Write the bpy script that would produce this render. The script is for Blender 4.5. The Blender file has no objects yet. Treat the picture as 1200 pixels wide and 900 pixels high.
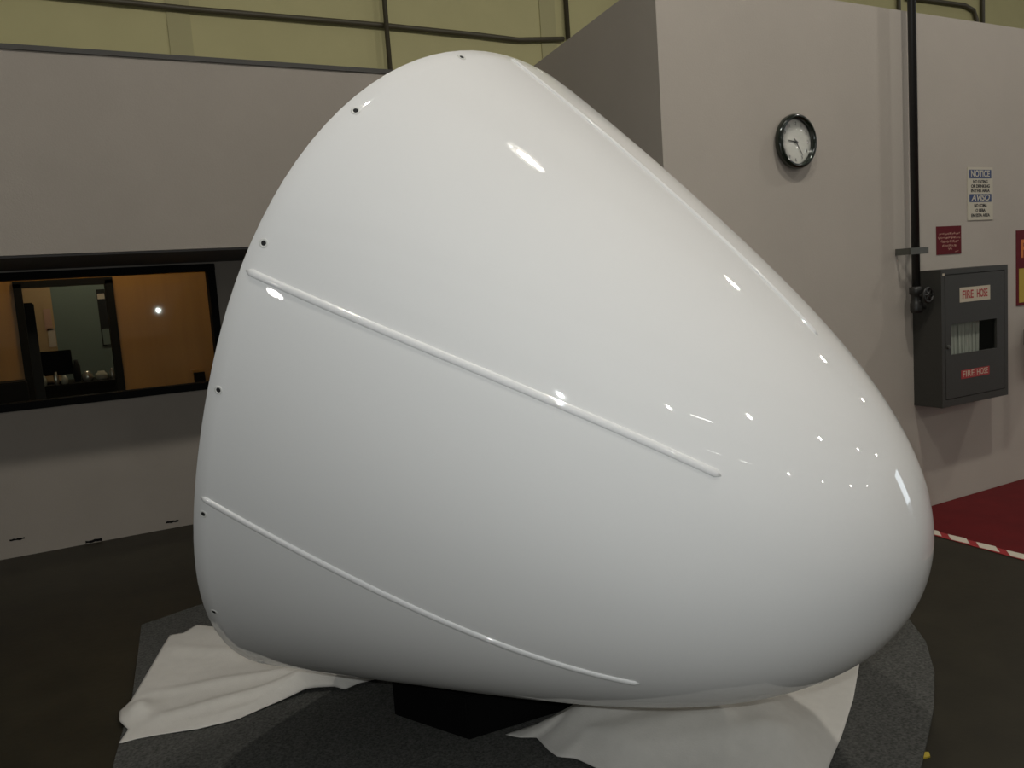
import bpy, bmesh, math, random
from mathutils import Vector, Matrix
from mathutils.bvhtree import BVHTree

random.seed(7)
S = bpy.context.scene
C = S.collection

# ---------------------------------------------------------------- camera
cam_data = bpy.data.cameras.new('camera')
cam_data.sensor_width = 36.0
cam_data.lens = 980.0 / 1200.0 * 36.0
cam_data.clip_end = 300
cam = bpy.data.objects.new('camera', cam_data)
C.objects.link(cam)
cam.matrix_world = Matrix(((0.8703047671560099, 0.11613006918409056, -0.4786265969383876, 0.0),
                           (-0.4874592041688957, 0.06423625404953659, -0.8707796666991658, 0.0),
                           (-0.07037852326207403, 0.9911546351084586, 0.11251378922811182, 1.5),
                           (0, 0, 0, 1)))
S.camera = cam

# ---------------------------------------------------------------- world: the dim even light of a large hall
world = bpy.data.worlds.new('hall_ambient')
S.world = world
world.use_nodes = True
bg = world.node_tree.nodes['Background']
bg.inputs['Color'].default_value = (1.0, 0.985, 0.95, 1)
bg.inputs['Strength'].default_value = 0.13

# ---------------------------------------------------------------- the flash on the camera
fl = bpy.data.lights.new('camera_flash', 'POINT')
fl.energy = 66.0
fl.shadow_soft_size = 0.012
fl.color = (0.93, 0.98, 1.0)
flash = bpy.data.objects.new('camera_flash', fl)
C.objects.link(flash)
flash.location = (-0.03, 0.02, 1.56)

# ---------------------------------------------------------------- exposure
S.view_settings.view_transform = 'Standard'
S.view_settings.look = 'None'
S.view_settings.exposure = 0.0
S.view_settings.gamma = 1.0
S.view_settings.use_curve_mapping = False

# main lamp power (W) - the lamps themselves hang in their fixtures, built below
LAMP_W = 235.0
LAMP_COL = (1.0, 0.955, 0.875)


# ================================================================ materials
def mat(name, col, rough=0.6, metal=0.0, noise=0.0, nscale=8.0, bump=0.0, bscale=60.0, coat=0.0, spec=0.5, col2=None, stretch=None):
    m = bpy.data.materials.new(name)
    m.use_nodes = True
    nt = m.node_tree
    b = nt.nodes['Principled BSDF']
    b.inputs['Base Color'].default_value = (*col, 1)
    b.inputs['Roughness'].default_value = rough
    b.inputs['Metallic'].default_value = metal
    b.inputs['Specular IOR Level'].default_value = spec
    if coat:
        b.inputs['Coat Weight'].default_value = coat
        b.inputs['Coat Roughness'].default_value = 0.02
        b.inputs['Coat IOR'].default_value = 1.75
    tc = nt.nodes.new('ShaderNodeTexCoord')
    src = tc.outputs['Object']
    if stretch:
        mp = nt.nodes.new('ShaderNodeMapping')
        mp.inputs['Scale'].default_value = stretch
        nt.links.new(src, mp.inputs['Vector'])
        src = mp.outputs['Vector']
    if noise > 0 or col2:
        n = nt.nodes.new('ShaderNodeTexNoise')
        n.inputs['Scale'].default_value = nscale
        n.inputs['Detail'].default_value = 6
        nt.links.new(src, n.inputs['Vector'])
        r = nt.nodes.new('ShaderNodeValToRGB')
        c2 = col2 or tuple(max(0, c * (1 - noise)) for c in col)
        c1 = col if col2 else tuple(min(1, c * (1 + noise)) for c in col)
        r.color_ramp.elements[0].color = (*c2, 1)
        r.color_ramp.elements[1].color = (*c1, 1)
        r.color_ramp.elements[0].position = 0.3
        r.color_ramp.elements[1].position = 0.7
        nt.links.new(n.outputs['Fac'], r.inputs['Fac'])
        nt.links.new(r.outputs['Color'], b.inputs['Base Color'])
    if bump > 0:
        n2 = nt.nodes.new('ShaderNodeTexNoise')
        n2.inputs['Scale'].default_value = bscale
        n2.inputs['Detail'].default_value = 4
        nt.links.new(src, n2.inputs['Vector'])
        bp = nt.nodes.new('ShaderNodeBump')
        bp.inputs['Strength'].default_value = bump
        bp.inputs['Distance'].default_value = 0.02
        nt.links.new(n2.outputs['Fac'], bp.inputs['Height'])
        nt.links.new(bp.outputs['Normal'], b.inputs['Normal'])
    return m


def emit(name, col, strength):
    m = bpy.data.materials.new(name)
    m.use_nodes = True
    nt = m.node_tree
    nt.nodes.remove(nt.nodes['Principled BSDF'])
    e = nt.nodes.new('ShaderNodeEmission')
    e.inputs['Color'].default_value = (*col, 1)
    e.inputs['Strength'].default_value = strength
    nt.links.new(e.outputs[0], nt.nodes['Material Output'].inputs['Surface'])
    return m


def glass(name, tint=(1, 1, 1), base=0.0):
    m = bpy.data.materials.new(name)
    m.use_nodes = True
    nt = m.node_tree
    nt.nodes.remove(nt.nodes['Principled BSDF'])
    t = nt.nodes.new('ShaderNodeBsdfTransparent')
    t.inputs['Color'].default_value = (*tint, 1)
    g = nt.nodes.new('ShaderNodeBsdfGlossy')
    g.inputs['Roughness'].default_value = 0.01
    lw = nt.nodes.new('ShaderNodeLayerWeight')
    lw.inputs['Blend'].default_value = 0.5
    pw = nt.nodes.new('ShaderNodeMath')
    pw.operation = 'POWER'
    pw.inputs[1].default_value = 5.0
    nt.links.new(lw.outputs['Facing'], pw.inputs[0])
    f = nt.nodes.new('ShaderNodeMath')
    f.operation = 'MULTIPLY_ADD'
    f.inputs[1].default_value = 0.95
    f.inputs[2].default_value = base
    nt.links.new(pw.outputs[0], f.inputs[0])
    mx = nt.nodes.new('ShaderNodeMixShader')
    nt.links.new(f.outputs[0], mx.inputs[0])
    nt.links.new(t.outputs[0], mx.inputs[1])
    nt.links.new(g.outputs[0], mx.inputs[2])
    nt.links.new(mx.outputs[0], nt.nodes['Material Output'].inputs['Surface'])
    return m


M = {}
M['radome'] = mat('white_gloss_paint', (0.80, 0.79, 0.765), 0.7, coat=0.8, spec=0.05)
M['radome_in'] = mat('radome_inner', (0.45, 0.42, 0.34), 0.7)
M['strip'] = mat('strip_white', (0.82, 0.81, 0.79), 0.5, coat=0.8, spec=0.1)
M['dark_hole'] = mat('hole_dark', (0.01, 0.01, 0.01), 0.8)
M['steel_rim'] = mat('hole_rim', (0.66, 0.65, 0.61), 0.4)
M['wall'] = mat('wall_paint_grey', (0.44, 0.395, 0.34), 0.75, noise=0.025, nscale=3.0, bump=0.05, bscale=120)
M['wall_shaded'] = mat('wall_paint_grey_shaded', (0.305, 0.272, 0.232), 0.75, noise=0.03, nscale=3.0, bump=0.05, bscale=120)  # wall grey darkened to stand in for weaker light on the left
M['olive'] = mat('wall_paint_olive', (0.475, 0.44, 0.225), 0.8, noise=0.03, nscale=2.0)
M['olive_dark'] = mat('post_paint_olive', (0.40, 0.37, 0.195), 0.8)
M['floor'] = mat('floor_concrete_dark', (0.028, 0.0245, 0.015), 0.45, col2=(0.020, 0.0175, 0.011), nscale=5.0, bump=0.03, bscale=30, spec=0.25)
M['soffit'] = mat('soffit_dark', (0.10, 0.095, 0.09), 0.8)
M['trim'] = mat('cap_trim_grey', (0.045, 0.042, 0.036), 0.6)
M['black'] = mat('black_paint', (0.005, 0.005, 0.005), 0.7, spec=0.1)
M['black_soft'] = mat('black_foam', (0.004, 0.004, 0.004), 0.95, spec=0.05)
M['pipe'] = mat('pipe_black', (0.018, 0.017, 0.015), 0.4)
M['conduit'] = mat('conduit_brown', (0.07, 0.06, 0.035), 0.5)
M['bracket'] = mat('bracket_steel', (0.10, 0.10, 0.085), 0.4, metal=0.3)
M['cabinet'] = mat('cabinet_grey', (0.044, 0.042, 0.036), 0.5, noise=0.03, spec=0.3)
M['cab_in'] = mat('cabinet_inside', (0.008, 0.008, 0.008), 0.8)
M['hose'] = mat('hose_canvas', (0.42, 0.41, 0.37), 0.85, noise=0.15, nscale=40, stretch=(1, 1, 0.1))
M['cream'] = mat('label_cream', (0.55, 0.48, 0.36), 0.6)
M['sign_white'] = mat('sign_cream', (0.52, 0.48, 0.38), 0.6)
M['sign_blue'] = mat('sign_blue', (0.035, 0.06, 0.155), 0.6)
M['ink'] = mat('ink_black', (0.035, 0.032, 0.03), 0.7)
M['sign_red'] = mat('sign_red', (0.115, 0.008, 0.013), 0.7, spec=0.2)
M['text_red'] = mat('text_red', (0.36, 0.03, 0.03), 0.6)
M['text_tan'] = mat('text_tan', (0.50, 0.30, 0.22), 0.6)
M['yellow'] = mat('sign_yellow', (0.45, 0.33, 0.03), 0.6)
M['orange'] = mat('sign_orange', (0.6, 0.16, 0.02), 0.6)
M['red_floor'] = mat('floor_red', (0.105, 0.006, 0.007), 0.7, noise=0.12, nscale=6, spec=0.15)
M['tape_red'] = mat('tape_red', (0.30, 0.015, 0.018), 0.5)
M['tape_white'] = mat('tape_white', (0.62, 0.57, 0.46), 0.5)
M['carpet'] = mat('carpet_charcoal', (0.125, 0.124, 0.113), 0.95, col2=(0.05, 0.05, 0.046), nscale=110, bump=0.6, bscale=220, spec=0.1)
M['cloth'] = mat('cloth_white', (0.57, 0.55, 0.505), 0.85, noise=0.03, nscale=25, bump=0.08, bscale=180, spec=0.2)
M['wood'] = mat('wood_panel', (0.42, 0.18, 0.022), 0.5, coat=0.5, col2=(0.36, 0.15, 0.017), nscale=2.0, stretch=(6, 6, 0.4))
M['teal'] = mat('office_teal', (0.14, 0.175, 0.15), 0.8)
M['tan'] = mat('office_tan', (0.40, 0.27, 0.14), 0.8)
M['dark'] = mat('dark_brown', (0.012, 0.010, 0.008), 0.7, spec=0.15)
M['dark2'] = mat('dark_cloth', (0.012, 0.012, 0.013), 0.9)
M['paper'] = mat('paper_pale', (0.50, 0.42, 0.33), 0.8)
M['paper2'] = mat('paper_pink', (0.42, 0.25, 0.18), 0.8)
M['screen'] = mat('screen_black', (0.006, 0.006, 0.007), 0.6, spec=0.1)
M['clock_rim'] = mat('clock_rim', (0.006, 0.010, 0.004), 0.15, coat=0.25)
M['clock_face'] = mat('clock_face', (0.80, 0.79, 0.71), 0.6)
M['clock_ink'] = mat('clock_ink', (0.06, 0.06, 0.055), 0.6)
M['glass'] = glass('window_glass', (0.93, 0.95, 0.93))
M['clear'] = glass('clear_cover', (1, 1, 1), 0.03)
M['lamp_body'] = mat('lamp_housing', (0.25, 0.25, 0.24), 0.35, metal=0.8)
M['lamp_glow'] = emit('lamp_lens', LAMP_COL, 60.0)
M['tube_glow'] = emit('tube_lens', (1, 0.98, 0.92), 14.0)
M['work_glow'] = emit('work_lens', (1, 0.98, 0.92), 60.0)
M['office_glow'] = emit('office_lamp_lens', (1, 0.86, 0.62), 14.0)
M['beam'] = mat('roof_beam', (0.22, 0.21, 0.19), 0.7)
M['metal_clutter'] = mat('clutter_metal', (0.5, 0.48, 0.42), 0.25, metal=0.7)
M['glass_clutter'] = mat('clutter_pale', (0.40, 0.38, 0.30), 0.2)


# ================================================================ mesh helpers
def obj(name, bm, material, parent=None, smooth=False, loc=None):
    me = bpy.data.meshes.new(name)
    bmesh.ops.recalc_face_normals(bm, faces=bm.faces)
    bm.to_mesh(me)
    bm.free()
    if smooth:
        for p in me.polygons:
            p.use_smooth = True
    if isinstance(material, str):
        material = M[material]
    me.materials.append(material)
    o = bpy.data.objects.new(name, me)
    C.objects.link(o)
    if parent:
        o.parent = parent
    if loc:
        o.location = loc
    return o


def empty(name, loc=(0, 0, 0)):
    o = bpy.data.objects.new(name, None)
    o.empty_display_size = 0.1
    C.objects.link(o)
    o.location = loc
    return o


def tag(o, label=None, cat=None, group=None, kind=None):
    if label: o['label'] = label
    if cat: o['category'] = cat
    if group: o['group'] = group
    if kind: o['kind'] = kind
    return o


def box(bm, x0, x1, y0, y1, z0, z1, bevel=0.0):
    vs = [bm.verts.new((x, y, z)) for x in (x0, x1) for y in (y0, y1) for z in (z0, z1)]
    idx = ((0, 1, 3, 2), (4, 6, 7, 5), (0, 4, 5, 1), (2, 3, 7, 6), (0, 2, 6, 4), (1, 5, 7, 3))
    fs = [bm.faces.new([vs[i] for i in f]) for f in idx]
    if bevel > 0:
        es = list({e for f in fs for e in f.edges})
        bmesh.ops.bevel(bm, geom=es, offset=bevel, segments=2, affect='EDGES')


def BX(*a, **k):
    bm = bmesh.new()
    box(bm, *a, **k)
    return bm


def prism(bm, pts, z0, z1):
    lo = [bm.verts.new((x, y, z0)) for x, y in pts]
    hi = [bm.verts.new((x, y, z1)) for x, y in pts]
    n = len(pts)
    bm.faces.new(lo[::-1])
    bm.faces.new(hi)
    for i in range(n):
        bm.faces.new((lo[i], lo[(i + 1) % n], hi[(i + 1) % n], hi[i]))


def tube(bm, path, r, seg=10, closed=False):
    path = [Vector(p) for p in path]
    rings = []
    n = len(path)
    for i, p in enumerate(path):
        if closed:
            d = path[(i + 1) % n] - path[i - 1]
        else:
            d = path[min(i + 1, n - 1)] - path[max(i - 1, 0)]
        d.normalize()
        a = d.orthogonal() if i == 0 else (rings_x - d * rings_x.dot(d))
        a.normalize()
        rings_x = a
        b = d.cross(a)
        rings.append([bm.verts.new(p + a * math.cos(2 * math.pi * k / seg) * r + b * math.sin(2 * math.pi * k / seg) * r) for k in range(seg)])
    m = n if closed else n - 1
    for i in range(m):
        A, B = rings[i], rings[(i + 1) % n]
        for k in range(seg):
            bm.faces.new((A[k], A[(k + 1) % seg], B[(k + 1) % seg], B[k]))
    if not closed:
        bm.faces.new(rings[0][::-1])
        bm.faces.new(rings[-1])


def lathe(bm, prof, seg=32, axis='z', origin=(0, 0, 0)):
    """profile of (r, h); axis 'z' up or 'y' towards -y"""
    o = Vector(origin)
    rings = []
    for r, h in prof:
        ring = []
        if r < 1e-6:
            p = Vector((0, 0, h)) if axis == 'z' else Vector((0, -h, 0))
            ring = [bm.verts.new(o + p)]
        else:
            for k in range(seg):
                a = 2 * math.pi * k / seg
                p = Vector((r * math.cos(a), r * math.sin(a), h)) if axis == 'z' else Vector((r * math.cos(a), -h, r * math.sin(a)))
                ring.append(bm.verts.new(o + p))
        rings.append(ring)
    for A, B in zip(rings, rings[1:]):
        if len(A) == 1 and len(B) == 1:
            continue
        for k in range(seg):
            k2 = (k + 1) % seg
            if len(A) == 1:
                bm.faces.new((A[0], B[k], B[k2]))
            elif len(B) == 1:
                bm.faces.new((A[k], A[k2], B[0]))
            else:
                bm.faces.new((A[k], A[k2], B[k2], B[k]))


def text(name, body, size, x, y, z, material, parent, width=None, align='CENTER', extrude=0.0004, shear=0.0, spin=0.0, bold=0.0):
    """flat lettering on a plate that faces -y; (x, z) is the middle of the line; coordinates local to parent"""
    cu = bpy.data.curves.new(name, 'FONT')
    cu.body = body
    cu.size = size
    cu.align_x = align
    cu.align_y = 'CENTER'
    cu.extrude = extrude
    cu.shear = shear
    cu.offset = bold
    tmp = bpy.data.objects.new('tmp', cu)
    C.objects.link(tmp)
    dg = bpy.context.evaluated_depsgraph_get()
    me = bpy.data.meshes.new_from_object(tmp.evaluated_get(dg))
    bpy.data.objects.remove(tmp)
    bpy.data.curves.remove(cu)
    if width:
        xs = [v.co.x for v in me.vertices]
        w = max(xs) - min(xs)
        c = (max(xs) + min(xs)) / 2
        for v in me.vertices:
            v.co.x = (v.co.x - c) * width / w
    me.name = name
    me.materials.clear()
    me.materials.append(M[material])
    o = bpy.data.objects.new(name, me)
    C.objects.link(o)
    o.parent = parent
    o.rotation_euler = (math.pi / 2, 0, 0) if not spin else (Matrix.Rotation(math.pi / 2, 3, 'X') @ Matrix.Rotation(spin, 3, 'Z')).to_euler()
    o.location = (x, y, z)
    return o


# ================================================================ the room
V_R = 3.165      # face of the wall with the clock
V_U = 5.03       # face of the overhanging upper wall
V_L = 6.23       # face of the recessed lower wall with the window
Z_S = 1.851      # underside of the overhang
Z_T = 2.90       # top of the office block
V_B = 9.0        # hall wall behind the office block
U_C, U_C2 = 2.64, 2.96

floor = tag(obj('floor', BX(-40, 60, -50, 12, -0.2, 0.0), 'floor'), kind='structure')

# wall with the clock
bm = bmesh.new()
prism(bm, [(U_C, V_R), (14, V_R), (14, V_R + 0.16), (U_C + 0.034, V_R + 0.16)], 0, Z_T)
tag(obj('wall_right', bm, 'wall'), kind='structure')
# return wall between the two faces
bm = bmesh.new()
prism(bm, [(U_C, V_R + 0.002), (U_C2, V_U), (U_C2 + 0.2, V_L + 0.1), (U_C2 + 0.36, V_L + 0.1), (U_C2 + 0.17, V_U), (U_C + 0.16, V_R + 0.002)], 0, Z_T - 0.001)
tag(obj('wall_return', bm, 'wall'), kind='structure')
# overhanging upper wall
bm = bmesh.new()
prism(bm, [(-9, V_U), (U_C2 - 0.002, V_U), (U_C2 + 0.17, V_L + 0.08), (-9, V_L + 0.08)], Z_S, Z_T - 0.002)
tag(obj('wall_overhang', bm, 'wall_shaded'), kind='structure')
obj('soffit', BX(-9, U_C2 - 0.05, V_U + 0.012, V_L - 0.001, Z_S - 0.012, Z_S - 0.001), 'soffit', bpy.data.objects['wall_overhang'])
# recessed lower wall with window opening
WU0, WU1, WZ0, WZ1 = -1.5, 1.065, 0.975, 1.800
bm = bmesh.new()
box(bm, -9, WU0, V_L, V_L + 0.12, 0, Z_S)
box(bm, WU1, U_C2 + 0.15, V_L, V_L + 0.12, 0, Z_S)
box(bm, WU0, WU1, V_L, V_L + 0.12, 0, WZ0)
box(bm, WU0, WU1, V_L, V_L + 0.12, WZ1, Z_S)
wl = tag(obj('wall_left', bm, 'wall_shaded'), kind='structure')
for u, z, w, h in ((-0.315, 0.116, 0.085, 0.016), (0.624, 0.045, 0.085, 0.014), (0.122, 0.014, 0.10, 0.02), (-0.9, 0.12, 0.08, 0.016)):
    bm = bmesh.new()
    k = 7
    top = [(u - w / 2 + w * i / k, z + h / 2 * (0.4 + random.random())) for i in range(k + 1)]
    bot = [(u - w / 2 + w * i / k, z - h / 2 * (0.4 + random.random())) for i in range(k + 1)]
    ring = [bm.verts.new((a, V_L - 0.0015, b)) for a, b in top + bot[::-1]]
    f = bm.faces.new(ring)
    r = bmesh.ops.extrude_face_region(bm, geom=[f])
    bmesh.ops.translate(bm, verts=[v for v in r['geom'] if isinstance(v, bmesh.types.BMVert)], vec=(0, 0.0014, 0))
    obj('scuff_mark', bm, 'black', wl)
# caps along the wall tops
tag(obj('trim_1', BX(-9, U_C2 - 0.02, V_U - 0.010, V_U + 0.10, Z_T - 0.020, Z_T + 0.006), 'trim'), kind='structure')
# roof of the office block and hall wall behind
bm = bmesh.new()
box(bm, -9, U_C2 + 0.2, V_L + 0.1, V_B, 2.70, 2.80)
box(bm, U_C2 + 0.2, 14, V_R + 0.17, V_B, 2.70, 2.80)
tag(obj('ceiling', bm, 'soffit'), kind='structure')
wb = tag(obj('wall_back', BX(-40, 60, V_B, V_B + 0.2, 0, 10), 'olive'), kind='structure')
for u in (5.80, 1.5, 17.0):
    obj('wall_post', BX(u - 0.11, u + 0.11, V_B - 0.012, V_B, 2.8, 10), 'olive_dark', wb)

# window
win = tag(empty('window_1', ((WU0 + WU1) / 2, V_L, WZ0)), kind='structure')


def wpart(name, a, m):
    x0, x1, y0, y1, z0, z1 = a
    lx, ly, lz = win.location
    return obj(name, BX(x0 - lx, x1 - lx, y0 - ly, y1 - ly, z0 - lz, z1 - lz, bevel=0.004 if name != 'glass_pane' else 0), m, win)


ft = 0.052
wpart('frame_rail', (WU0 - 0.03, WU1 + 0.03, V_L - 0.02, V_L + 0.10, WZ1 - ft + 0.03, WZ1 + 0.028), 'black')
wpart('frame_rail', (WU0 - 0.03, WU1 + 0.03, V_L - 0.02, V_L + 0.10, WZ0 - 0.028, WZ0 + ft - 0.03), 'black')
wpart('frame_stile', (WU1 - ft + 0.03, WU1 + 0.028, V_L - 0.019, V_L + 0.10, WZ0, WZ1), 'black')
wpart('frame_stile', (WU0 - 0.028, WU0 + ft - 0.03, V_L - 0.019, V_L + 0.10, WZ0, WZ1), 'black')
wpart('glass_pane', (WU0 + 0.01, WU1 - 0.01, V_L + 0.045, V_L + 0.051, WZ0 + 0.01, WZ1 - 0.01), 'glass')

# ---------------------------------------------------------------- office behind the window
VW = 7.40
DU0, DU1, DZ = -0.165, 0.500, 1.80
bm = bmesh.new()
box(bm, -2.6, DU0, VW, VW + 0.1, 0, 2.7)
prism(bm, [(DU1, VW), (2.345, 7.19), (2.345, 7.29), (DU1, VW + 0.1)], 0, 2.7)
box(bm, DU0, DU1, VW, VW + 0.1, DZ, 2.7)
tag(obj('wall_office_partition', bm, 'wood'), kind='structure')
for u in (-2.6, 2.4):
    tag(obj('wall_office_side', BX(u - 0.05, u + 0.05, V_L + 0.12, V_B - 0.01, 0, 2.7), 'wood'), kind='structure')
bm = bmesh.new()
box(bm, 0.085, 2.3, 8.8, 8.86, 0, 2.7)
tag(obj('wall_office_back', bm, 'teal'), kind='structure')
tag(obj('wall_office_tan', BX(-2.5, 0.084, 8.8, 8.86, 0, 2.7), 'tan'), kind='structure')
# dark door frame
dr = tag(empty('door_1', ((DU0 + DU1) / 2, VW, 0)), kind='structure')
cx = (DU0 + DU1) / 2
obj('door_jamb', BX(DU0 - cx - 0.01, DU0 - cx + 0.045, -0.03, 0.12, 0, DZ), 'dark', dr)
obj('door_jamb', BX(DU1 - cx - 0.045, DU1 - cx + 0.012, -0.03, 0.12, 0, DZ), 'dark', dr)
obj('door_head', BX(DU0 - cx - 0.01, DU1 - cx + 0.012, -0.03, 0.12, DZ - 0.03, DZ + 0.02), 'dark', dr)


# ================================================================ radome
RP = dict(L=1.5171085836 * 1.04, k=1.04)
AX = Vector((0.387284, -0.810484, -0.439462))
UX = Vector((0.902281, 0.431148, 0.0))
VX = Vector((0.189474, -0.396519, 0.898261))
RC = Vector((1.212259, 2.662447, 1.169678))


def rad(t, phi, off=0.0):
    q = math.sqrt(max(1 - t, 0)) * (1 - 0.079352 * t + 0.0285266 * t * t + 0.2891466 * t ** 3 - 0.0694212 * t ** 4)
    q *= 1 + (1 - t) * (-0.0219164 * math.cos(3 * phi) - 0.015186 * math.sin(3 * phi) - 0.0061174 * math.cos(4 * phi) - 0.0198837 * math.sin(4 * phi))
    e = 0.0912292 * (1 - 2.3657744 * t * t)
    x, y = math.cos(phi), math.sin(phi) * (1 + e)
    c, s = math.cos(-0.3189933), math.sin(-0.3189933)
    X = (x * c - y * s) * q - 0.0363758 * t + 0.0096635 * t * t
    Y = (x * s + y * c) * q + 0.1511312 * t - 0.0081794 * t * t
    return RC + 1.04 * (1.5171085836 * t * AX - X * UX + Y * VX)


def rad_n(t, phi):
    e = 1e-4
    t = min(max(t, 0.002), 0.995)
    a = rad(t + e, phi) - rad(t - e, phi)
    b = rad(t, phi + e) - rad(t, phi - e)
    n = a.cross(b).normalized()
    cen = RC + 1.04 * 1.5171 * 0.45 * AX
    return n if n.dot(rad(t, phi) - cen) > 0 else -n


radome = tag(empty('aircraft_radome', (RC.x, RC.y, 0)), 'large glossy white aircraft nose cone lying on its side with raised strips', 'nose cone')


def rloc(bm):
    bmesh.ops.translate(bm, verts=bm.verts, vec=-Vector(radome.location))
    return bm


NS, NT = 128, 84
bm = bmesh.new()
rings = []
for i in range(NT):
    t = 1 - (1 - i / NT) ** 1.9
    rings.append([bm.verts.new(rad(t, 2 * math.pi * k / NS)) for k in range(NS)])
tip = bm.verts.new(rad(1.0, 0))
for A, B in zip(rings, rings[1:]):
    for k in range(NS):
        bm.faces.new((A[k], A[(k + 1) % NS], B[(k + 1) % NS], B[k]))
for k in range(NS):
    bm.faces.new((rings[-1][k], rings[-1][(k + 1) % NS], tip))
bvh_radome = BVHTree.FromBMesh(bm)
# rounded lip and inner skin
lipn = [rad_n(0.003, 2 * math.pi * k / NS) for k in range(NS)]
prev = rings[0]
for dn, da in ((-0.001, -0.003), (-0.004, -0.005), (-0.018, -0.005), (-0.022, 0.0)):
    ring = [bm.verts.new(rad(0, 2 * math.pi * k / NS) + lipn[k] * dn + AX * da) for k in range(NS)]
    for k in range(NS):
        bm.faces.new((prev[k], prev[(k + 1) % NS], ring[(k + 1) % NS], ring[k]))
    prev = ring
for i in range(4, NT - 4, 6):
    t = 1 - (1 - i / NT) ** 1.9
    ring = [bm.verts.new(rad(t, 2 * math.pi * k / NS) - rad_n(t, 2 * math.pi * k / NS) * 0.022) for k in range(NS)]
    for k in range(NS):
        bm.faces.new((prev[k], prev[(k + 1) % NS], ring[(k + 1) % NS], ring[k]))
    prev = ring
bm.faces.new(prev)
shell = obj('shell', rloc(bm), 'radome', radome, smooth=True)

# raised diverter strips
STR = [(1.7171379, 0.1541946, -0.044399, 0.007, 0.681), (0.7265031, 0.0271801, 0.2494463, 0.0075, 0.703), (0.1444686, -0.425939, -0.1320711, 0.010, 0.720)]
for p0, p1, p2, ta, tb in STR:
    bm = bmesh.new()
    n = 90
    prevr = None
    w, h = 0.0098, 0.0068
    for i in range(n + 1):
        s = i / n
        t = ta + (tb - ta) * s
        ph = p0 + p1 * t + p2 * t * t
        P = rad(t, ph)
        N = rad_n(t, ph)
        t2 = t + 1e-3
        D = (rad(t2, p0 + p1 * t2 + p2 * t2 * t2) - P).normalized()
        Sd = D.cross(N).normalized()
        endf = min(1.0, math.sqrt(max(0.0, min(s, 1 - s) / 0.010) + 0.02))
        ring = []
        for k in range(9):
            a = math.pi * k / 8
            ring.append(bm.verts.new(P + Sd * math.cos(a) * w * endf + N * (math.sin(a) ** 0.7 * h * endf - 0.001)))
        if prevr:
            for k in range(8):
                bm.faces.new((prevr[k], prevr[k + 1], ring[k + 1], ring[k]))
        else:
            bm.faces.new(ring)
        prevr = ring
    bm.faces.new(prevr)
    tag(obj('diverter_strip', rloc(bm), 'strip', radome, smooth=True))

# fastener holes around the rim: countersunk dish with a dark bore
me_rim = me_bore = None
for i in range(18):
    ph = 1.4998227 - 0.3522113 * i if i < 12 else 1.4998227 + 0.3522113 * (18 - i) - 0.0
    t = 0.0165
    P, N = rad(t, ph), rad_n(t, ph)
    q = N.to_track_quat('Z', 'Y')
    if me_rim is None:
        bm = bmesh.new()
        lathe(bm, [(0.0115, -0.002), (0.0115, 0.0003), (0.0108, 0.0010), (0.0070, 0.0009), (0.0060, 0.0002)], 20)
        hole = obj('fastener_hole', bm, 'steel_rim', radome, smooth=True)
        me_rim = hole.data
        bm = bmesh.new()
        lathe(bm, [(0.0, 0.0003), (0.0064, 0.0003), (0.0064, -0.002)], 16)
        bore = obj('bore', bm, 'dark_hole', hole)
        me_bore = bore.data
    else:
        hole = bpy.data.objects.new('fastener_hole', me_rim)
        C.objects.link(hole)
        hole.parent = radome
        bore = bpy.data.objects.new('bore', me_bore)
        C.objects.link(bore)
        bore.parent = hole
    hole.rotation_mode = 'QUATERNION'
    hole.rotation_quaternion = q
    hole.location = P - Vector(radome.location)


# ================================================================ what the radome rests on
def chaikin(pts, n=2):
    for _ in range(n):
        o = []
        for i in range(len(pts)):
            a, b = pts[i], pts[(i + 1) % len(pts)]
            o += [(a[0] * .75 + b[0] * .25, a[1] * .75 + b[1] * .25), (a[0] * .25 + b[0] * .75, a[1] * .25 + b[1] * .75)]
        pts = o
    return pts


cp = [(0.241, 4.334), (0.19, 3.95), (0.13, 3.514), (0.03, 3.015), (-0.02, 2.4), (0.3, 1.75), (0.9, 1.25), (1.6, 1.25), (2.121, 1.501)]
cp += chaikin([(2.281, 1.589), (2.46, 1.69), (2.677, 1.836), (2.874, 2.006), (3.016, 2.182)], 0)
cp += [(3.10, 2.36), (3.10, 2.60), (2.88, 2.80), (2.3, 3.35), (1.4, 4.25), (0.95, 4.52), (0.516, 4.429)]
bm = bmesh.new()
prism(bm, cp, 0.0005, 0.012)
tag(obj('carpet_mat', bm, 'carpet'), 'charcoal grey carpet spread on the dark floor under the white nose cone', 'carpet')

bm = bmesh.new()
prism(bm, [(0.931, 2.746), (1.076, 2.43), (1.50, 2.40), (1.30, 2.93)], 0.0125, 0.168)
bmesh.ops.bevel(bm, geom=list(bm.edges), offset=0.006, segments=2, affect='EDGES')
tag(obj('support_block', bm, 'black_soft'), 'black support block in the gap under the white nose cone, between two cloths', 'block')


def seg_d(p, a, b):
    ax, ay = a
    bx, by = b
    dx, dy = bx - ax, by - ay
    t = max(0, min(1, ((p[0] - ax) * dx + (p[1] - ay) * dy) / (dx * dx + dy * dy)))
    return math.hypot(p[0] - ax - t * dx, p[1] - ay - t * dy), t


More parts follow.
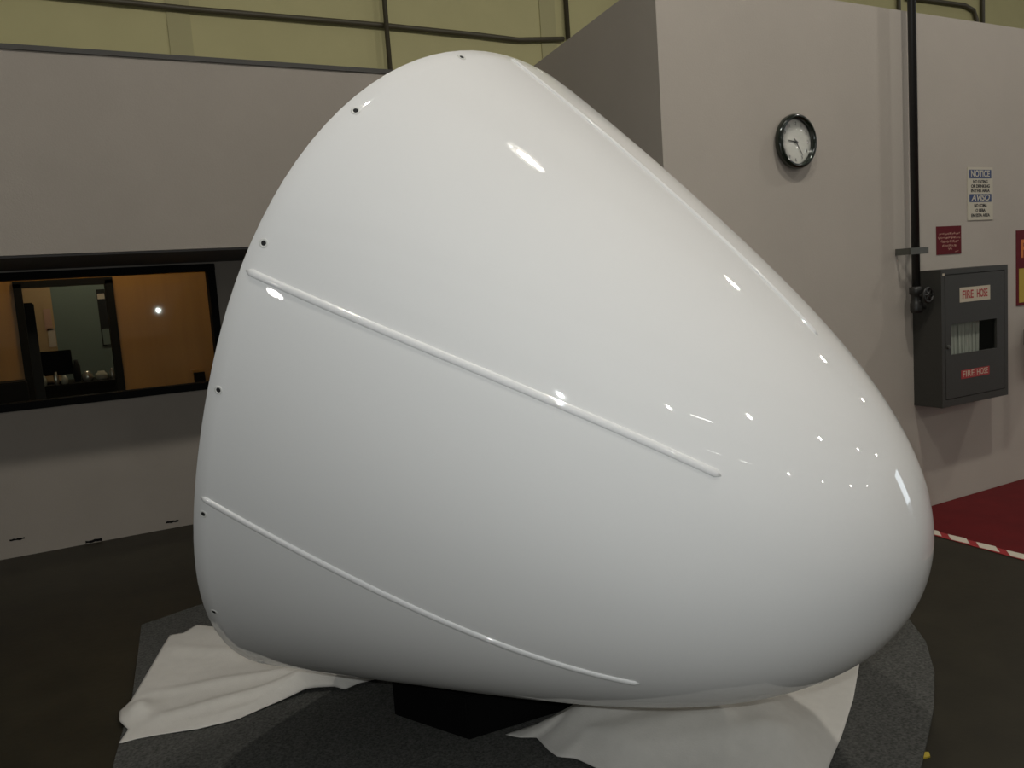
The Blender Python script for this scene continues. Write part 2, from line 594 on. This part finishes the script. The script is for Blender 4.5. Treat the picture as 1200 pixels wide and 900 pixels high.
def cloth(name, outline, centre, hf, rings_n=46):
    # resample the outline
    n = len(outline)
    L = [math.dist(outline[i], outline[(i + 1) % n]) for i in range(n)]
    tot = sum(L)
    K = 220
    pts = []
    for j in range(K):
        d = tot * j / K
        i = 0
        while d > L[i]:
            d -= L[i]
            i += 1
        a, b = outline[i], outline[(i + 1) % n]
        f = d / L[i]
        pts.append((a[0] + (b[0] - a[0]) * f, a[1] + (b[1] - a[1]) * f))
    bm = bmesh.new()

    def V(x, y, r):
        z = hf(x, y, r)
        hit = bvh_radome.ray_cast(Vector((x, y, -0.5)), Vector((0, 0, 1)))
        if hit[0] is not None:
            z = min(z, hit[0].z - 0.006)
        return bm.verts.new((x, y, max(z, 0.0135)))
    c = V(*centre, 0)
    prev = None
    for i in range(1, rings_n + 1):
        r = i / rings_n
        ring = [V(centre[0] + (p[0] - centre[0]) * r, centre[1] + (p[1] - centre[1]) * r, r) for p in pts]
        for k in range(K):
            if prev is None:
                bm.faces.new((c, ring[k], ring[(k + 1) % K]))
            else:
                bm.faces.new((prev[k], ring[k], ring[(k + 1) % K], prev[(k + 1) % K]))
        prev = ring
    o = obj(name, bm, 'cloth', smooth=True)
    s = o.modifiers.new('thickness', 'SOLIDIFY')
    s.thickness = 0.0025
    s.offset = 1
    return o


RIDGES_L = [((0.90, 3.14), (0.21, 3.25), 0.045, 0.045), ((0.86, 3.25), (0.16, 3.50), 0.022, 0.035), ((0.80, 3.4), (0.30, 3.95), 0.020, 0.04),
            ((0.84, 3.10), (0.45, 3.12), 0.018, 0.03), ((0.7, 3.6), (0.46, 4.10), 0.03, 0.05), ((0.9, 3.05), (0.70, 3.13), 0.02, 0.025)]


def h_left(x, y, r):
    z = 0.016
    d = math.hypot(x - 0.98, y - 3.08)
    z += 0.105 * math.exp(-(d / 0.20) ** 2) + 0.03 * math.exp(-(d / 0.45) ** 2)
    for a, b, amp, w in RIDGES_L:
        dd, t = seg_d((x, y), a, b)
        z += amp * math.exp(-(dd / w) ** 2) * (0.9 - 0.6 * t)
    d2 = math.hypot(x - 0.13, y - 3.36)
    z += 0.045 * math.exp(-(d2 / 0.06) ** 2)
    z += 0.006 * math.sin(14 * x + 5 * y) * math.sin(11 * y - 3 * x)
    if 0.85 < r:
        z = 0.014 + (z - 0.014) * (1 - 0.75 * (r - 0.85) / 0.15)
    f = max(0.0, min(1.0, (y - 2.97) / 0.14))
    z = 0.014 + (z - 0.014) * f * f * (3 - 2 * f)
    return z


out_l = [(0.56, 4.02), (0.467, 4.134), (0.399, 4.074), (0.341, 4.09), (0.231, 3.781), (0.126, 3.481), (0.078, 3.40), (0.072, 3.32), (0.095, 3.234), (0.056, 3.146), (0.114, 3.145),
         (0.188, 3.126), (0.311, 3.078), (0.442, 3.061), (0.549, 3.089), (0.711, 3.115), (0.816, 3.061), (0.84, 3.03), (0.90, 3.035), (0.96, 3.03), (1.0, 3.03), (1.05, 3.05),
         (1.04, 3.3), (0.85, 3.75)]
tag(cloth('drop_cloth', out_l, (0.62, 3.42), h_left), 'crumpled white cloth spread out from under the open rim of the nose cone', 'cloth')


def h_right(x, y, r):
    z = 0.016
    d, t = seg_d((x, y), (1.52, 2.16), (1.80, 1.85))
    z += 0.12 * math.exp(-(d / 0.22) ** 2)
    d, t = seg_d((x, y), (1.24, 2.28), (1.5, 2.18))
    z += 0.03 * math.exp(-(d / 0.06) ** 2)
    d, t = seg_d((x, y), (1.27, 2.13), (1.7, 1.9))
    z += 0.018 * math.exp(-(d / 0.045) ** 2)
    d, t = seg_d((x, y), (1.36, 2.02), (1.8, 1.75))
    z += 0.014 * math.exp(-(d / 0.04) ** 2)
    d, t = seg_d((x, y), (1.9, 1.95), (2.3, 2.2))
    z += 0.03 * math.exp(-(d / 0.10) ** 2)
    z += 0.003 * math.sin(13 * x + 4 * y) * math.sin(12 * y - 2 * x)
    if r > 0.8:
        z = 0.014 + (z - 0.014) * (1 - 0.8 * (r - 0.8) / 0.2)
    return z


out_r = [(1.19, 2.383), (1.219, 2.332), (1.258, 2.293), (1.252, 2.22), (1.255, 2.155), (1.293, 2.111), (1.311, 2.057), (1.34, 1.96), (1.39, 1.80), (1.46, 1.60), (1.62, 1.48), (1.892, 1.643),
         (2.048, 1.728), (2.276, 1.866), (2.501, 2.02), (2.66, 2.13), (2.5, 2.5), (2.1, 2.72), (1.75, 2.6), (1.56, 2.36), (1.505, 2.352), (1.404, 2.364), (1.29, 2.375)]
tag(cloth('drop_cloth', out_r, (1.75, 2.08), h_right), 'white cloth lying flat on the carpet under the tip of the nose cone', 'cloth')

# ================================================================ right wall fittings
# red painted floor and its hazard tape
bm = bmesh.new()
prism(bm, [(4.13, V_R - 0.005), (4.02, 1.0), (9.5, 1.0), (9.5, V_R - 0.005)], 0.0005, 0.002)
tag(obj('red_floor_patch', bm, 'red_floor'), 'dark red painted floor area below the fire hose cabinet', 'floor marking')
ht = tag(empty('hazard_tape', (4.1, 2.6, 0)), 'red and white striped tape along the edge of the red floor', 'tape')
y0, y1 = 3.12, 1.2


def tx(y):
    return 4.075 + (y - 2.3) * 0.093 - 4.1 + 0.015


bm = bmesh.new()
prism(bm, [(tx(y0) - 0.035, y0 - 2.6), (tx(y1) - 0.035, y1 - 2.6), (tx(y1) + 0.035, y1 - 2.6), (tx(y0) + 0.035, y0 - 2.6)], 0.002, 0.0032)
obj('tape_base', bm, 'tape_red', ht)
y = 3.105
while y > 1.3:
    bm = bmesh.new()
    prism(bm, [(tx(y) + 0.035, y - 2.6), (tx(y) - 0.035, y - 0.065 - 2.6), (tx(y) - 0.035, y - 0.17 - 2.6), (tx(y) + 0.035, y - 0.105 - 2.6)], 0.0032, 0.0038)
    obj('white_stripe', bm, 'tape_white', ht)
    y -= 0.168
bm = bmesh.new()
prism(bm, [(5.52, 3.10), (5.70, 3.10), (5.72, 3.05), (5.54, 3.05)], 0.0022, 0.003)
tag(obj('tape_piece', bm, 'tape_white'), 'short pale strip of tape on the red floor against the wall', 'tape')
bm = bmesh.new()
prism(bm, [(2.150, 1.545), (2.165, 1.525), (2.19, 1.52), (2.205, 1.535), (2.185, 1.55), (2.165, 1.552)], 0.0005, 0.006)
tag(obj('litter_scrap', bm, 'yellow'), 'tiny yellowish scrap on the dark floor at the carpet edge', 'scrap')

# clock
ck = tag(empty('wall_clock', (3.507, V_R, 2.155)), 'round wall clock with dark shiny rim and pale face', 'clock')
bm = bmesh.new()
lathe(bm, [(0.118, 0.002), (0.133, 0.004), (0.140, 0.014), (0.141, 0.026), (0.136, 0.040), (0.126, 0.047), (0.117, 0.043), (0.113, 0.028), (0.113, 0.018)], 56, 'y')
obj('rim', bm, 'clock_rim', ck, smooth=True)
bm = bmesh.new()
lathe(bm, [(0, 0.018), (0.115, 0.018), (0.115, 0.003), (0, 0.003)], 48, 'y')
face = obj('face', bm, 'clock_face', ck)
for i in range(12):
    a = math.radians(90 - 30 * (i + 1))
    text('numeral', str(i + 1), 0.024, math.cos(a) * 0.092, -0.0186, math.sin(a) * 0.092, 'clock_ink', face)


def hand(name, ang, ln, w, yy):
    a = math.radians(90 - ang)
    d = Vector((math.cos(a), 0, math.sin(a)))
    s = Vector((-d.z, 0, d.x))
    bm = bmesh.new()
    q = [d * -0.018 + s * w, d * ln + s * w * 0.5, d * ln - s * w * 0.5, d * -0.018 - s * w]
    lo = [bm.verts.new(p + Vector((0, -yy, 0))) for p in q]
    hi = [bm.verts.new(p + Vector((0, -yy - 0.0012, 0))) for p in q]
    bm.faces.new(lo)
    bm.faces.new(hi[::-1])
    for k in range(4):
        bm.faces.new((lo[k], lo[(k + 1) % 4], hi[(k + 1) % 4], hi[k]))
    obj(name, bm, 'clock_ink', ck)


hand('hour_hand', 277, 0.056, 0.0035, 0.0205)
hand('minute_hand', 146, 0.082, 0.0028, 0.0225)
bm = bmesh.new()
lathe(bm, [(0, 0.0255), (0.006, 0.0255), (0.006, 0.018)], 16, 'y')
obj('hub', bm, 'clock_ink', ck)
bm = bmesh.new()
lathe(bm, [(0, 0.0345), (0.06, 0.034), (0.1135, 0.031), (0.1135, 0.030), (0.06, 0.033), (0, 0.0335)], 40, 'y')
obj('cover_glass', bm, 'clear', ck, smooth=True)

# standpipe
PU, PV = 4.395, 3.095
sp = tag(empty('standpipe', (PU, PV, 0)), 'black vertical water pipe with bracket and valve beside the hose cabinet', 'pipe')
bm = bmesh.new()
tube(bm, [(0, 0, 9.0), (0, 0, 4), (0, 0, 1.30)], 0.0225, 14)
obj('pipe', bm, 'pipe', sp, smooth=True)
br = obj('bracket', BX(-0.085, 0.075, -0.030, -0.022, 1.535, 1.572), 'bracket', sp)
obj('bracket_arm', BX(-0.085, -0.072, -0.024, 0.068, 1.535, 1.572), 'bracket', br)
obj('bracket_arm', BX(0.062, 0.075, -0.024, 0.068, 1.535, 1.572), 'bracket', br)
bm = bmesh.new()
lathe(bm, [(0, 1.20), (0.030, 1.20), (0.034, 1.215), (0.034, 1.255), (0.028, 1.262), (0.028, 1.30), (0.037, 1.31), (0.037, 1.345), (0.026, 1.352), (0.0, 1.352)], 16)
vb = obj('valve_body', bm, 'pipe', sp, smooth=True)
bm = bmesh.new()
tube(bm, [(0.0, -0.02, 1.30), (0.0, -0.075, 1.30)], 0.012, 10)
obj('valve_stem', bm, 'pipe', vb)
bm = bmesh.new()
ringp = [(0.040 * math.cos(a * math.pi / 10), -0.075, 1.30 + 0.040 * math.sin(a * math.pi / 10)) for a in range(20)]
tube(bm, ringp, 0.008, 8, closed=True)
for a in range(3):
    c, s = math.cos(a * math.pi / 3), math.sin(a * math.pi / 3)
    tube(bm, [(-0.04 * c, -0.075, 1.30 - 0.04 * s), (0.04 * c, -0.075, 1.30 + 0.04 * s)], 0.006, 6)
obj('hand_wheel', bm, 'pipe', vb, smooth=True)
bm = bmesh.new()
tube(bm, [(0, 0, 1.23), (0.03, 0, 1.23), (0.064, 0, 1.23)], 0.018, 10)
obj('inlet', bm, 'pipe', sp)

# hose cabinet
HU0, HU1, HZ0, HZ1, HV = 4.46, 5.105, 0.643, 1.437, 2.984
hx = (HU0 + HU1) / 2
hc = tag(empty('hose_cabinet', (hx, V_R, HZ0)), 'dark grey metal fire hose cabinet mounted on the wall', 'cabinet')
D = V_R - HV
w2 = (HU1 - HU0) / 2
hh = HZ1 - HZ0
t_ = 0.012
bm = bmesh.new()
box(bm, -w2, -w2 + t_, -D + 0.018, 0, 0, hh)
box(bm, w2 - t_, w2, -D + 0.018, 0, 0, hh)
box(bm, -w2 + t_, w2 - t_, -D + 0.018, 0, 0, t_)
box(bm, -w2 + t_, w2 - t_, -D + 0.018, 0, hh - t_, hh)
box(bm, -w2 + t_, w2 - t_, -0.006, 0, t_, hh - t_)
obj('body', bm, 'cabinet', hc)
# front frame
bm = bmesh.new()
fw = 0.030
box(bm, -w2, -w2 + fw, -D, -D + 0.018, 0, hh)
box(bm, w2 - fw, w2, -D, -D + 0.018, 0, hh)
box(bm, -w2 + fw, w2 - fw, -D, -D + 0.018, 0, fw + 0.012)
box(bm, -w2 + fw, w2 - fw, -D, -D + 0.018, hh - fw, hh)
obj('front_frame', bm, 'cabinet', hc)
# door leaf with opening
dx0, dx1, dz0, dz1 = -w2 + fw + 0.004, w2 - fw - 0.004, fw + 0.016, hh - fw - 0.004
ox0, ox1, oz0, oz1 = 4.545 - hx, 4.99 - hx, 0.942 - HZ0, 1.121 - HZ0
bm = bmesh.new()
box(bm, dx0, ox0, -D - 0.001, -D + 0.015, dz0, dz1)
box(bm, ox1, dx1, -D - 0.001, -D + 0.015, dz0, dz1)
box(bm, ox0, ox1, -D - 0.001, -D + 0.015, dz0, oz0)
box(bm, ox0, ox1, -D - 0.001, -D + 0.015, oz1, dz1)
door = obj('door', bm, 'cabinet', hc)
obj('vision_glass', BX(ox0 - 0.002, ox1 + 0.002, -D + 0.010, -D + 0.013, oz0 - 0.002, oz1 + 0.002), 'glass', door)
bm = bmesh.new()
lathe(bm, [(0, 0.010), (0.011, 0.009), (0.012, 0.0), (0.0, 0.0)], 14, 'y', (dx0 + 0.02, -D - 0.001, 0.35))
obj('latch', bm, 'bracket', door)
obj('reflector_dot', BX(-w2 + 0.012, -w2 + 0.030, -D - 0.0015, -D, hh - 0.036, hh - 0.022), 'cream', hc)
# labels
bm = BX(4.628 - hx, 4.922 - hx, -D - 0.0025, -D - 0.001, 1.240 - HZ0, 1.325 - HZ0)
lp = obj('label_plate', bm, 'cream', door)
for wd, du in (('FIRE', -0.070), ('HOSE', 0.068)):
    text('lettering', wd, 0.066, 4.775 + du - hx, -D - 0.0030, 1.281 - HZ0, 'text_red', lp, width=0.104, bold=0.0012)
bm = BX(4.634 - hx, 4.910 - hx, -D - 0.0025, -D - 0.001, 0.792 - HZ0, 0.842 - HZ0)
lp2 = obj('label_plate', bm, 'text_red', door)
for wd, du in (('FIRE', -0.068), ('HOSE', 0.068)):
    text('lettering', wd, 0.050, 4.772 + du - hx, -D - 0.0030, 0.817 - HZ0, 'cream', lp2, width=0.108)
# folded hose inside
hs = tag(empty('fire_hose', (4.72, 3.07, HZ0 + 0.02)), 'pale folded canvas hose behind the window of the hose cabinet', 'hose')
n = 9
for i in range(n):
    x = -0.155 + i * 0.036 + random.uniform(-.004, .004)
    tilt = random.uniform(-0.02, 0.02)
    bm = bmesh.new()
    path = [(x + tilt, -0.045 + random.uniform(-.006, .006), 0.04), (x + tilt * .5, -0.05, 0.25), (x, -0.047, 0.47), (x + 0.009, -0.045, 0.51), (x + 0.018, -0.047, 0.47), (x + 0.018, -0.04, 0.05)]
    # flat band swept along the fold
    wv = 0.05
    pr = None
    for q in path:
        ring = [bm.verts.new((q[0] - 0.0045, q[1], q[2])), bm.verts.new((q[0] + 0.0045, q[1] - 0.004, q[2])), bm.verts.new((q[0] + 0.0045, q[1] + wv, q[2])), bm.verts.new((q[0] - 0.0045, q[1] + wv, q[2]))]
        if pr:
            for k in range(4):
                bm.faces.new((pr[k], pr[(k + 1) % 4], ring[(k + 1) % 4], ring[k]))
        else:
            bm.faces.new(ring)
        pr = ring
    bm.faces.new(pr)
    obj('hose_fold', bm, 'hose', hs)
obj('hose_rack', BX(-0.20, 0.22, 0.02, 0.035, 0.0, 0.03), 'bracket', hs)

# notice sign
ns = tag(empty('notice_sign', (5.124, V_R, 1.72)), 'cream bilingual sign with blue headings NOTICE and AVISO', 'sign')
obj('board', BX(-0.128, 0.128, -0.004, 0, 0, 0.32), 'sign_white', ns)
obj('heading_band', BX(-0.112, 0.112, -0.0048, -0.004, 0.253, 0.305), 'sign_blue', ns)
obj('heading_band', BX(-0.112, 0.112, -0.0048, -0.004, 0.110, 0.158), 'sign_blue', ns)
text('lettering', 'NOTICE', 0.056, 0, -0.0052, 0.279, 'sign_white', ns, width=0.19, bold=0.0012)
text('lettering', 'AVISO', 0.052, 0, -0.0052, 0.134, 'sign_white', ns, width=0.19, shear=0.25, bold=0.0012)
for z, s, w in ((0.232, 'NO EATING', 0.15), (0.205, 'OR DRINKING', 0.19), (0.178, 'IN THIS AREA', 0.19), (0.088, 'NO COMA', 0.13), (0.058, 'O BEBA', 0.10), (0.028, 'EN ESTA AREA', 0.19)):
    text('lettering', s, 0.026, 0, -0.0044, z, 'ink', ns, width=w, bold=0.0008)

# red sign with worn script
rs = tag(empty('red_sign', (4.808, V_R, 1.523)), 'small square dark red sign with worn tan lettering above the hose cabinet', 'sign')
obj('board', BX(-0.12, 0.12, -0.003, 0, 0, 0.168), 'sign_red', rs)
random.seed(3)
for z, x0, x1, h in ((0.122, -0.095, 0.10, 0.013), (0.098, -0.105, 0.108, 0.015), (0.076, -0.08, 0.09, 0.018), (0.052, -0.065, 0.075, 0.017), (0.032, -0.01, 0.03, 0.012), (0.014, 0.06, 0.085, 0.01)):
    bm = bmesh.new()
    x = x0
    while x < x1:
        w = random.uniform(0.004, 0.011)
        a = random.uniform(-0.4, 0.4)
        zz = z + random.uniform(-.003, .003)
        hh2 = h * random.uniform(0.5, 1.0) / 2
        q = [(x, zz - hh2), (x + w * .6, zz - hh2 * random.random()), (x + w, zz + hh2), (x + w * .35 + a * .004, zz + hh2 * .7)]
        bm.faces.new([bm.verts.new((p, -0.0034, r)) for p, r in q])
        x += w + random.uniform(0.001, 0.005)
    r = bmesh.ops.extrude_face_region(bm, geom=list(bm.faces))
    bmesh.ops.translate(bm, verts=[v for v in r['geom'] if isinstance(v, bmesh.types.BMVert)], vec=(0, 0.0004, 0))
    obj('lettering', bm, 'text_tan', rs)

# extinguisher sign and extinguisher at the right border of the picture
es = tag(empty('extinguisher_sign', (5.62, V_R, 1.16)), 'tall red and yellow sign at the right border of the picture', 'sign')
obj('board', BX(-0.115, 0.115, -0.004, 0, 0, 0.485), 'sign_red', es)
obj('yellow_panel', BX(-0.088, 0.09, -0.0048, -0.004, 0.02, 0.24), 'yellow', es)
text('lettering', 'F', 0.16, -0.035, -0.0050, 0.36, 'orange', es, bold=0.004)
ex = tag(empty('fire_extinguisher', (5.62, V_R - 0.085, 0.70)), 'fire extinguisher hung on the wall under the red and yellow sign', 'extinguisher')
bm = bmesh.new()
lathe(bm, [(0, 0), (0.062, 0), (0.07, 0.01), (0.07, 0.26), (0.055, 0.30), (0.025, 0.325), (0.022, 0.35), (0, 0.35)], 24)
obj('cylinder', bm, mat('extinguisher_red', (0.10, 0.03, 0.012), 0.35), ex, smooth=True)
bm = bmesh.new()
box(bm, -0.055, 0.03, -0.012, 0.012, 0.352, 0.368)
box(bm, -0.055, 0.02, -0.012, 0.012, 0.385, 0.40)
box(bm, -0.012, 0.012, -0.012, 0.012, 0.34, 0.39)
obj('handle', bm, 'pipe', ex)
bm = bmesh.new()
tube(bm, [(-0.02, 0, 0.36), (-0.07, 0, 0.36), (-0.088, 0, 0.32), (-0.088, 0, 0.12)], 0.01, 8)
obj('discharge_hose', bm, 'pipe', ex)
obj('wall_hook', BX(-0.03, 0.03, 0.06, 0.085, 0.2, 0.3), 'bracket', ex)


# ================================================================ conduits on the hall wall behind
def conduit(label, path, r):
    bm = bmesh.new()
    tube(bm, path, r, 8)
    o = obj('conduit', bm, 'conduit', smooth=True)
    return tag(o, label, 'conduit')


VC = V_B - 0.045
conduit('long thin horizontal conduit across the olive wall above the left office', [(-3, VC, 4.50), (0.81, VC, 4.465), (1.56, VC, 4.457), (3.63, VC, 4.475), (4.8, VC, 4.467), (5.34, VC, 4.455), (5.99, VC, 4.515)], 0.03)
conduit('thin vertical conduit dropping down the olive wall behind the nose cone top', [(3.64, VC - 0.065, 10), (3.64, VC - 0.065, 2.81)], 0.028)
conduit('vertical conduit meeting the long horizontal conduit beside the wall corner', [(6.06, VC, 10), (6.06, VC, 4.52)], 0.03)
conduit('thin vertical conduit above the clock wall, just left of the black pipe', [(12.4, VC, 10), (12.4, VC, 2.81)], 0.03)
conduit('bent conduit curving down above the top of the right wall', [(12.6, VC, 5.66), (13.08, VC, 5.682), (14.1, VC, 5.70), (14.36, VC, 5.64), (14.44, VC, 5.50), (14.45, VC, 2.81)], 0.035)
conduit('vertical conduit at the right above the wall, beside the bent conduit', [(14.62, VC, 10), (14.62, VC, 2.81)], 0.035)

# ================================================================ things in the office
tag(obj('locker', BX(-0.33, -0.055, 7.6, 7.86, 0, 1.66, bevel=0.01), 'dark2'), 'tall dark locker inside the office doorway', 'locker')
dk = tag(empty('office_desk', (0.15, 8.25, 0)), 'dark desk in the office behind the window', 'desk')
obj('desk_top', BX(-0.32, 0.75, -0.32, 0.30, 0.93, 0.97, bevel=0.006), 'dark', dk)
obj('front_panel', BX(-0.30, 0.73, -0.30, -0.27, 0, 0.93), 'dark', dk)
for sx in (-0.30, 0.70):
    obj('side_panel', BX(sx, sx + 0.03, -0.27, 0.28, 0, 0.93), 'dark', dk)
mn = tag(empty('computer_monitor', (0.035, 8.2, 0.97)), 'black computer monitor on the office desk', 'monitor')
obj('screen', BX(-0.14, 0.14, -0.015, 0.015, 0.07, 0.28, bevel=0.005), 'screen', mn)
obj('stand', BX(-0.02, 0.02, -0.01, 0.02, 0.01, 0.08), 'screen', mn)
obj('foot', BX(-0.08, 0.08, -0.06, 0.06, 0, 0.01), 'screen', mn)
for i, (u, v, r, h, m, lab) in enumerate(((-0.06, 8.0, 0.026, 0.085, 'glass_clutter', 'pale jar at the left end of the office desk'),
                                          (0.035, 7.98, 0.020, 0.11, 'metal_clutter', 'narrow bright can before the monitor on the office desk'),
                                          (0.095, 8.0, 0.028, 0.07, 'glass_clutter', 'squat pale mug before the monitor on the office desk'),
                                          (0.20, 8.15, 0.03, 0.19, 'dark2', 'dark bottle right of the monitor on the office desk'),
                                          (0.275, 8.1, 0.045, 0.085, 'metal_clutter', 'shiny metal bowl right of the bottle on the office desk'),
                                          (0.385, 8.12, 0.05, 0.075, 'glass_clutter', 'pale rounded pot at the right side of the office desk'),
                                          (0.47, 8.12, 0.02, 0.09, 'metal_clutter', 'small bright tin at the right end of the office desk'))):
    bm = bmesh.new()
    lathe(bm, [(0, 0), (r * .8, 0), (r, h * .2), (r, h * .7), (r * .6, h * .85), (r * .55, h), (0, h)], 14)
    tag(obj(('jar', 'can', 'mug', 'bottle', 'bowl', 'pot', 'tin')[i], bm, m, smooth=True, loc=(u, v, 0.9705)), lab, ('jar', 'can', 'mug', 'bottle', 'bowl', 'pot', 'tin')[i])
pp = tag(empty('wall_poster', (0.505, 8.795, 1.24)), 'narrow dark poster on the teal office wall', 'poster')
obj('sheet', BX(-0.045, 0.035, -0.006, 0, 0, 0.53), 'dark2', pp)
obj('pale_patch', BX(-0.04, 0.02, -0.007, -0.006, 0.44, 0.49), 'paper', pp)
obj('pale_patch', BX(-0.035, 0.025, -0.007, -0.006, 0.01, 0.16), 'teal', pp)
for i, (u, z, w, h, m, lab) in enumerate(((0.035, 1.42, 0.06, 0.20, 'paper2', 'upper pinkish paper pinned on the tan office wall'), (0.05, 1.27, 0.06, 0.17, 'paper', 'lower pale paper pinned on the tan office wall'))):
    tag(obj('pinned_paper', BX(u - w / 2, u + w / 2, 8.792, 8.798, z, z + h), m), lab, 'paper', 'papers on the tan office wall')
tag(obj('low_cabinet', BX(-0.6, -0.16, 7.1, 7.38, 0, 1.08, bevel=0.01), 'dark'), 'dark low cabinet against the wood panelling, left of the office doorway', 'cabinet')
sb = tag(empty('wall_box', (1.065, 7.328, 0.80)), 'dark upright box on the wood panelled wall near the window edge', 'box')
obj('case', BX(-0.035, 0.045, -0.06, 0, 0, 0.20), 'dark', sb)
obj('lid', BX(-0.055, 0.035, -0.08, 0, 0.205, 0.225), 'wood', sb)
# unseen ceiling lamps, added to light the two office rooms
for u, v, lab, wt in ((0.35, 6.85, 'added unseen ceiling lamp over the wood panelled office front room', 3.0), (0.4, 8.2, 'added unseen ceiling lamp over the desk in the office back room', 3.0)):
    ol = tag(empty('added_office_lamp', (u, v, 2.70)), lab, 'added ceiling lamp')
    obj('tray', BX(-0.3, 0.3, -0.15, 0.15, -0.05, 0), 'lamp_body', ol)
    obj('diffuser', BX(-0.28, 0.28, -0.13, 0.13, -0.056, -0.051), 'office_glow', ol)

# ================================================================ far cross wall and glowing doorway, added for the streak reflected on the nose
bm = bmesh.new()
box(bm, 20.0, 20.12, -12.0, -4.2, 0, 3.2)
box(bm, 20.0, 20.12, -2.4, 8.9, 0, 3.2)
box(bm, 20.0, 20.12, -4.2, -2.4, 2.65, 3.2)
tag(obj('wall_cross', bm, 'wall'), kind='structure')
d2 = tag(empty('door_added', (20.0, -3.3, 0)), kind='structure')
for yy in (-0.9, 0.84):
    obj('door_jamb', BX(-0.02, 0.13, yy, yy + 0.06, 0, 2.64), 'dark', d2)
obj('door_head', BX(-0.02, 0.13, -0.84, 0.84, 2.58, 2.64), 'dark', d2)
obj('added_glow_pane', BX(0.08, 0.09, -0.84, 0.84, 0.02, 2.58), emit('added_glow', (0.82, 0.92, 1.0), 3.5), d2)

# ================================================================ hall lamps and the beams that carry them
ZL = 6.8
lamp_proto = None


def high_bay(u, v, label, power):
    r = tag(empty('high_bay_lamp', (u, v, ZL)), label, 'lamp', 'high bay lamps of the hall')
    global lamp_proto
    if lamp_proto is None:
        bm = bmesh.new()
        lathe(bm, [(0.27, -0.01), (0.26, 0.10), (0.20, 0.22), (0.12, 0.30), (0.11, 0.48), (0.0, 0.50)], 28)
        a = obj('housing', bm, 'lamp_body', r, smooth=True)
        bm = bmesh.new()
        tube(bm, [(0, 0, 0.49), (0, 0, 2.2)], 0.012, 8)
        b = obj('hanger_rod', bm, 'lamp_body', r)
        lamp_proto = (a.data, b.data)
    else:
        for nm, d in zip(('housing', 'hanger_rod'), lamp_proto):
            o = bpy.data.objects.new(nm, d)
            C.objects.link(o)
            o.parent = r
    ld = bpy.data.lights.new('bulb', 'POINT')
    ld.shadow_soft_size = 0.13
    ld.energy = power
    ld.color = LAMP_COL
    lo = bpy.data.objects.new('bulb', ld)
    C.objects.link(lo)
    lo.parent = r
    lo.location = (0, 0, -0.06)
    return r


LAMPS = [(3.29, 0.42, 1.35), (8.73, 1.0, 1.0), (15.4, 1.1, 0.8), (25.0, 1.4, 0.8), (0.15, 0.3, 1.2),
         (5.2, -9.8, 0.6), (11.8, -9.6, 0.6), (19.8, -9.3, 0.6), (28.8, -9.0, 0.6), (-0.8, -13.4, 0.6),
         (9.5, -25.0, 0.6), (16.7, -25.6, 0.6), (26.0, -25.8, 0.6), (34.7, -25.3, 0.6)]
for i, (u, v, k) in enumerate(LAMPS):
    high_bay(u, v, 'high bay lamp hanging from a roof beam of the hall', LAMP_W * k)
for v in (0.42, -9.6, -13.4, -25.3):
    tag(obj('trim_roof_beam', BX(-40, 60, v - 0.1, v + 1.2, 9.0, 9.3), 'beam'), kind='structure')
for u, v, lab in ((1.3, -13.3, 'tube lamp near the second row of high bay lamps'), (-0.7, -25.2, 'tube lamp at the far row, left one'), (3.2, -25.0, 'tube lamp at the far row, right one')):
    t = tag(empty('tube_lamp', (u, v, ZL)), lab, 'lamp', 'tube lamps of the hall')
    obj('tray', BX(-0.75, 0.75, -0.1, 0.1, 0.0, 0.07), 'lamp_body', t)
    obj('tube_lens', BX(-0.72, 0.72, -0.08, 0.08, -0.02, 0.0), 'tube_glow', t)
    for x in (-0.6, 0.6):
        bm = bmesh.new()
        tube(bm, [(x, 0, 0.07), (x, 0, 2.2)], 0.008, 6)
        obj('hanger_rod', bm, 'lamp_body', t)


def added_work_light(u, v, z, tgt, label, r):
    w = tag(empty('added_work_light', (u, v, 0)), label, 'lamp', None)
    d = (Vector(tgt) - Vector((u, v, z))).normalized()
    ang = math.atan2(d.y, d.x)
    bm = bmesh.new()
    tube(bm, [(0, 0, 0.25), (0, 0, z - 0.05)], 0.014, 8)
    obj('post', bm, 'pipe', w)
    for k in range(3):
        a = k * 2 * math.pi / 3 + 0.4
        bm = bmesh.new()
        tube(bm, [(0, 0, 0.35), (0.35 * math.cos(a), 0.35 * math.sin(a), 0.012)], 0.011, 6)
        obj('leg', bm, 'pipe', w)
    q = d.to_track_quat('Z', 'Y')
    bm = bmesh.new()
    lathe(bm, [(0, -0.10), (0.05, -0.09), (0.07, -0.03), (r + 0.02, 0.0), (r + 0.012, 0.004), (r, 0.0)], 20)
    h = obj('head', bm, 'lamp_body', w, smooth=True, loc=(0, 0, z))
    h.rotation_mode = 'QUATERNION'
    h.rotation_quaternion = q
    bm = bmesh.new()
    lathe(bm, [(0, 0.002), (r, 0.001)], 20)
    obj('lens', bm, 'work_glow', h)


added_work_light(-5.0, -0.35, 1.65, (0.48, 2.0, 1.53), 'added unseen work light on a tripod at the left side of the hall', 0.09)  # guessed source out of view, added for the highlight near the radome rim
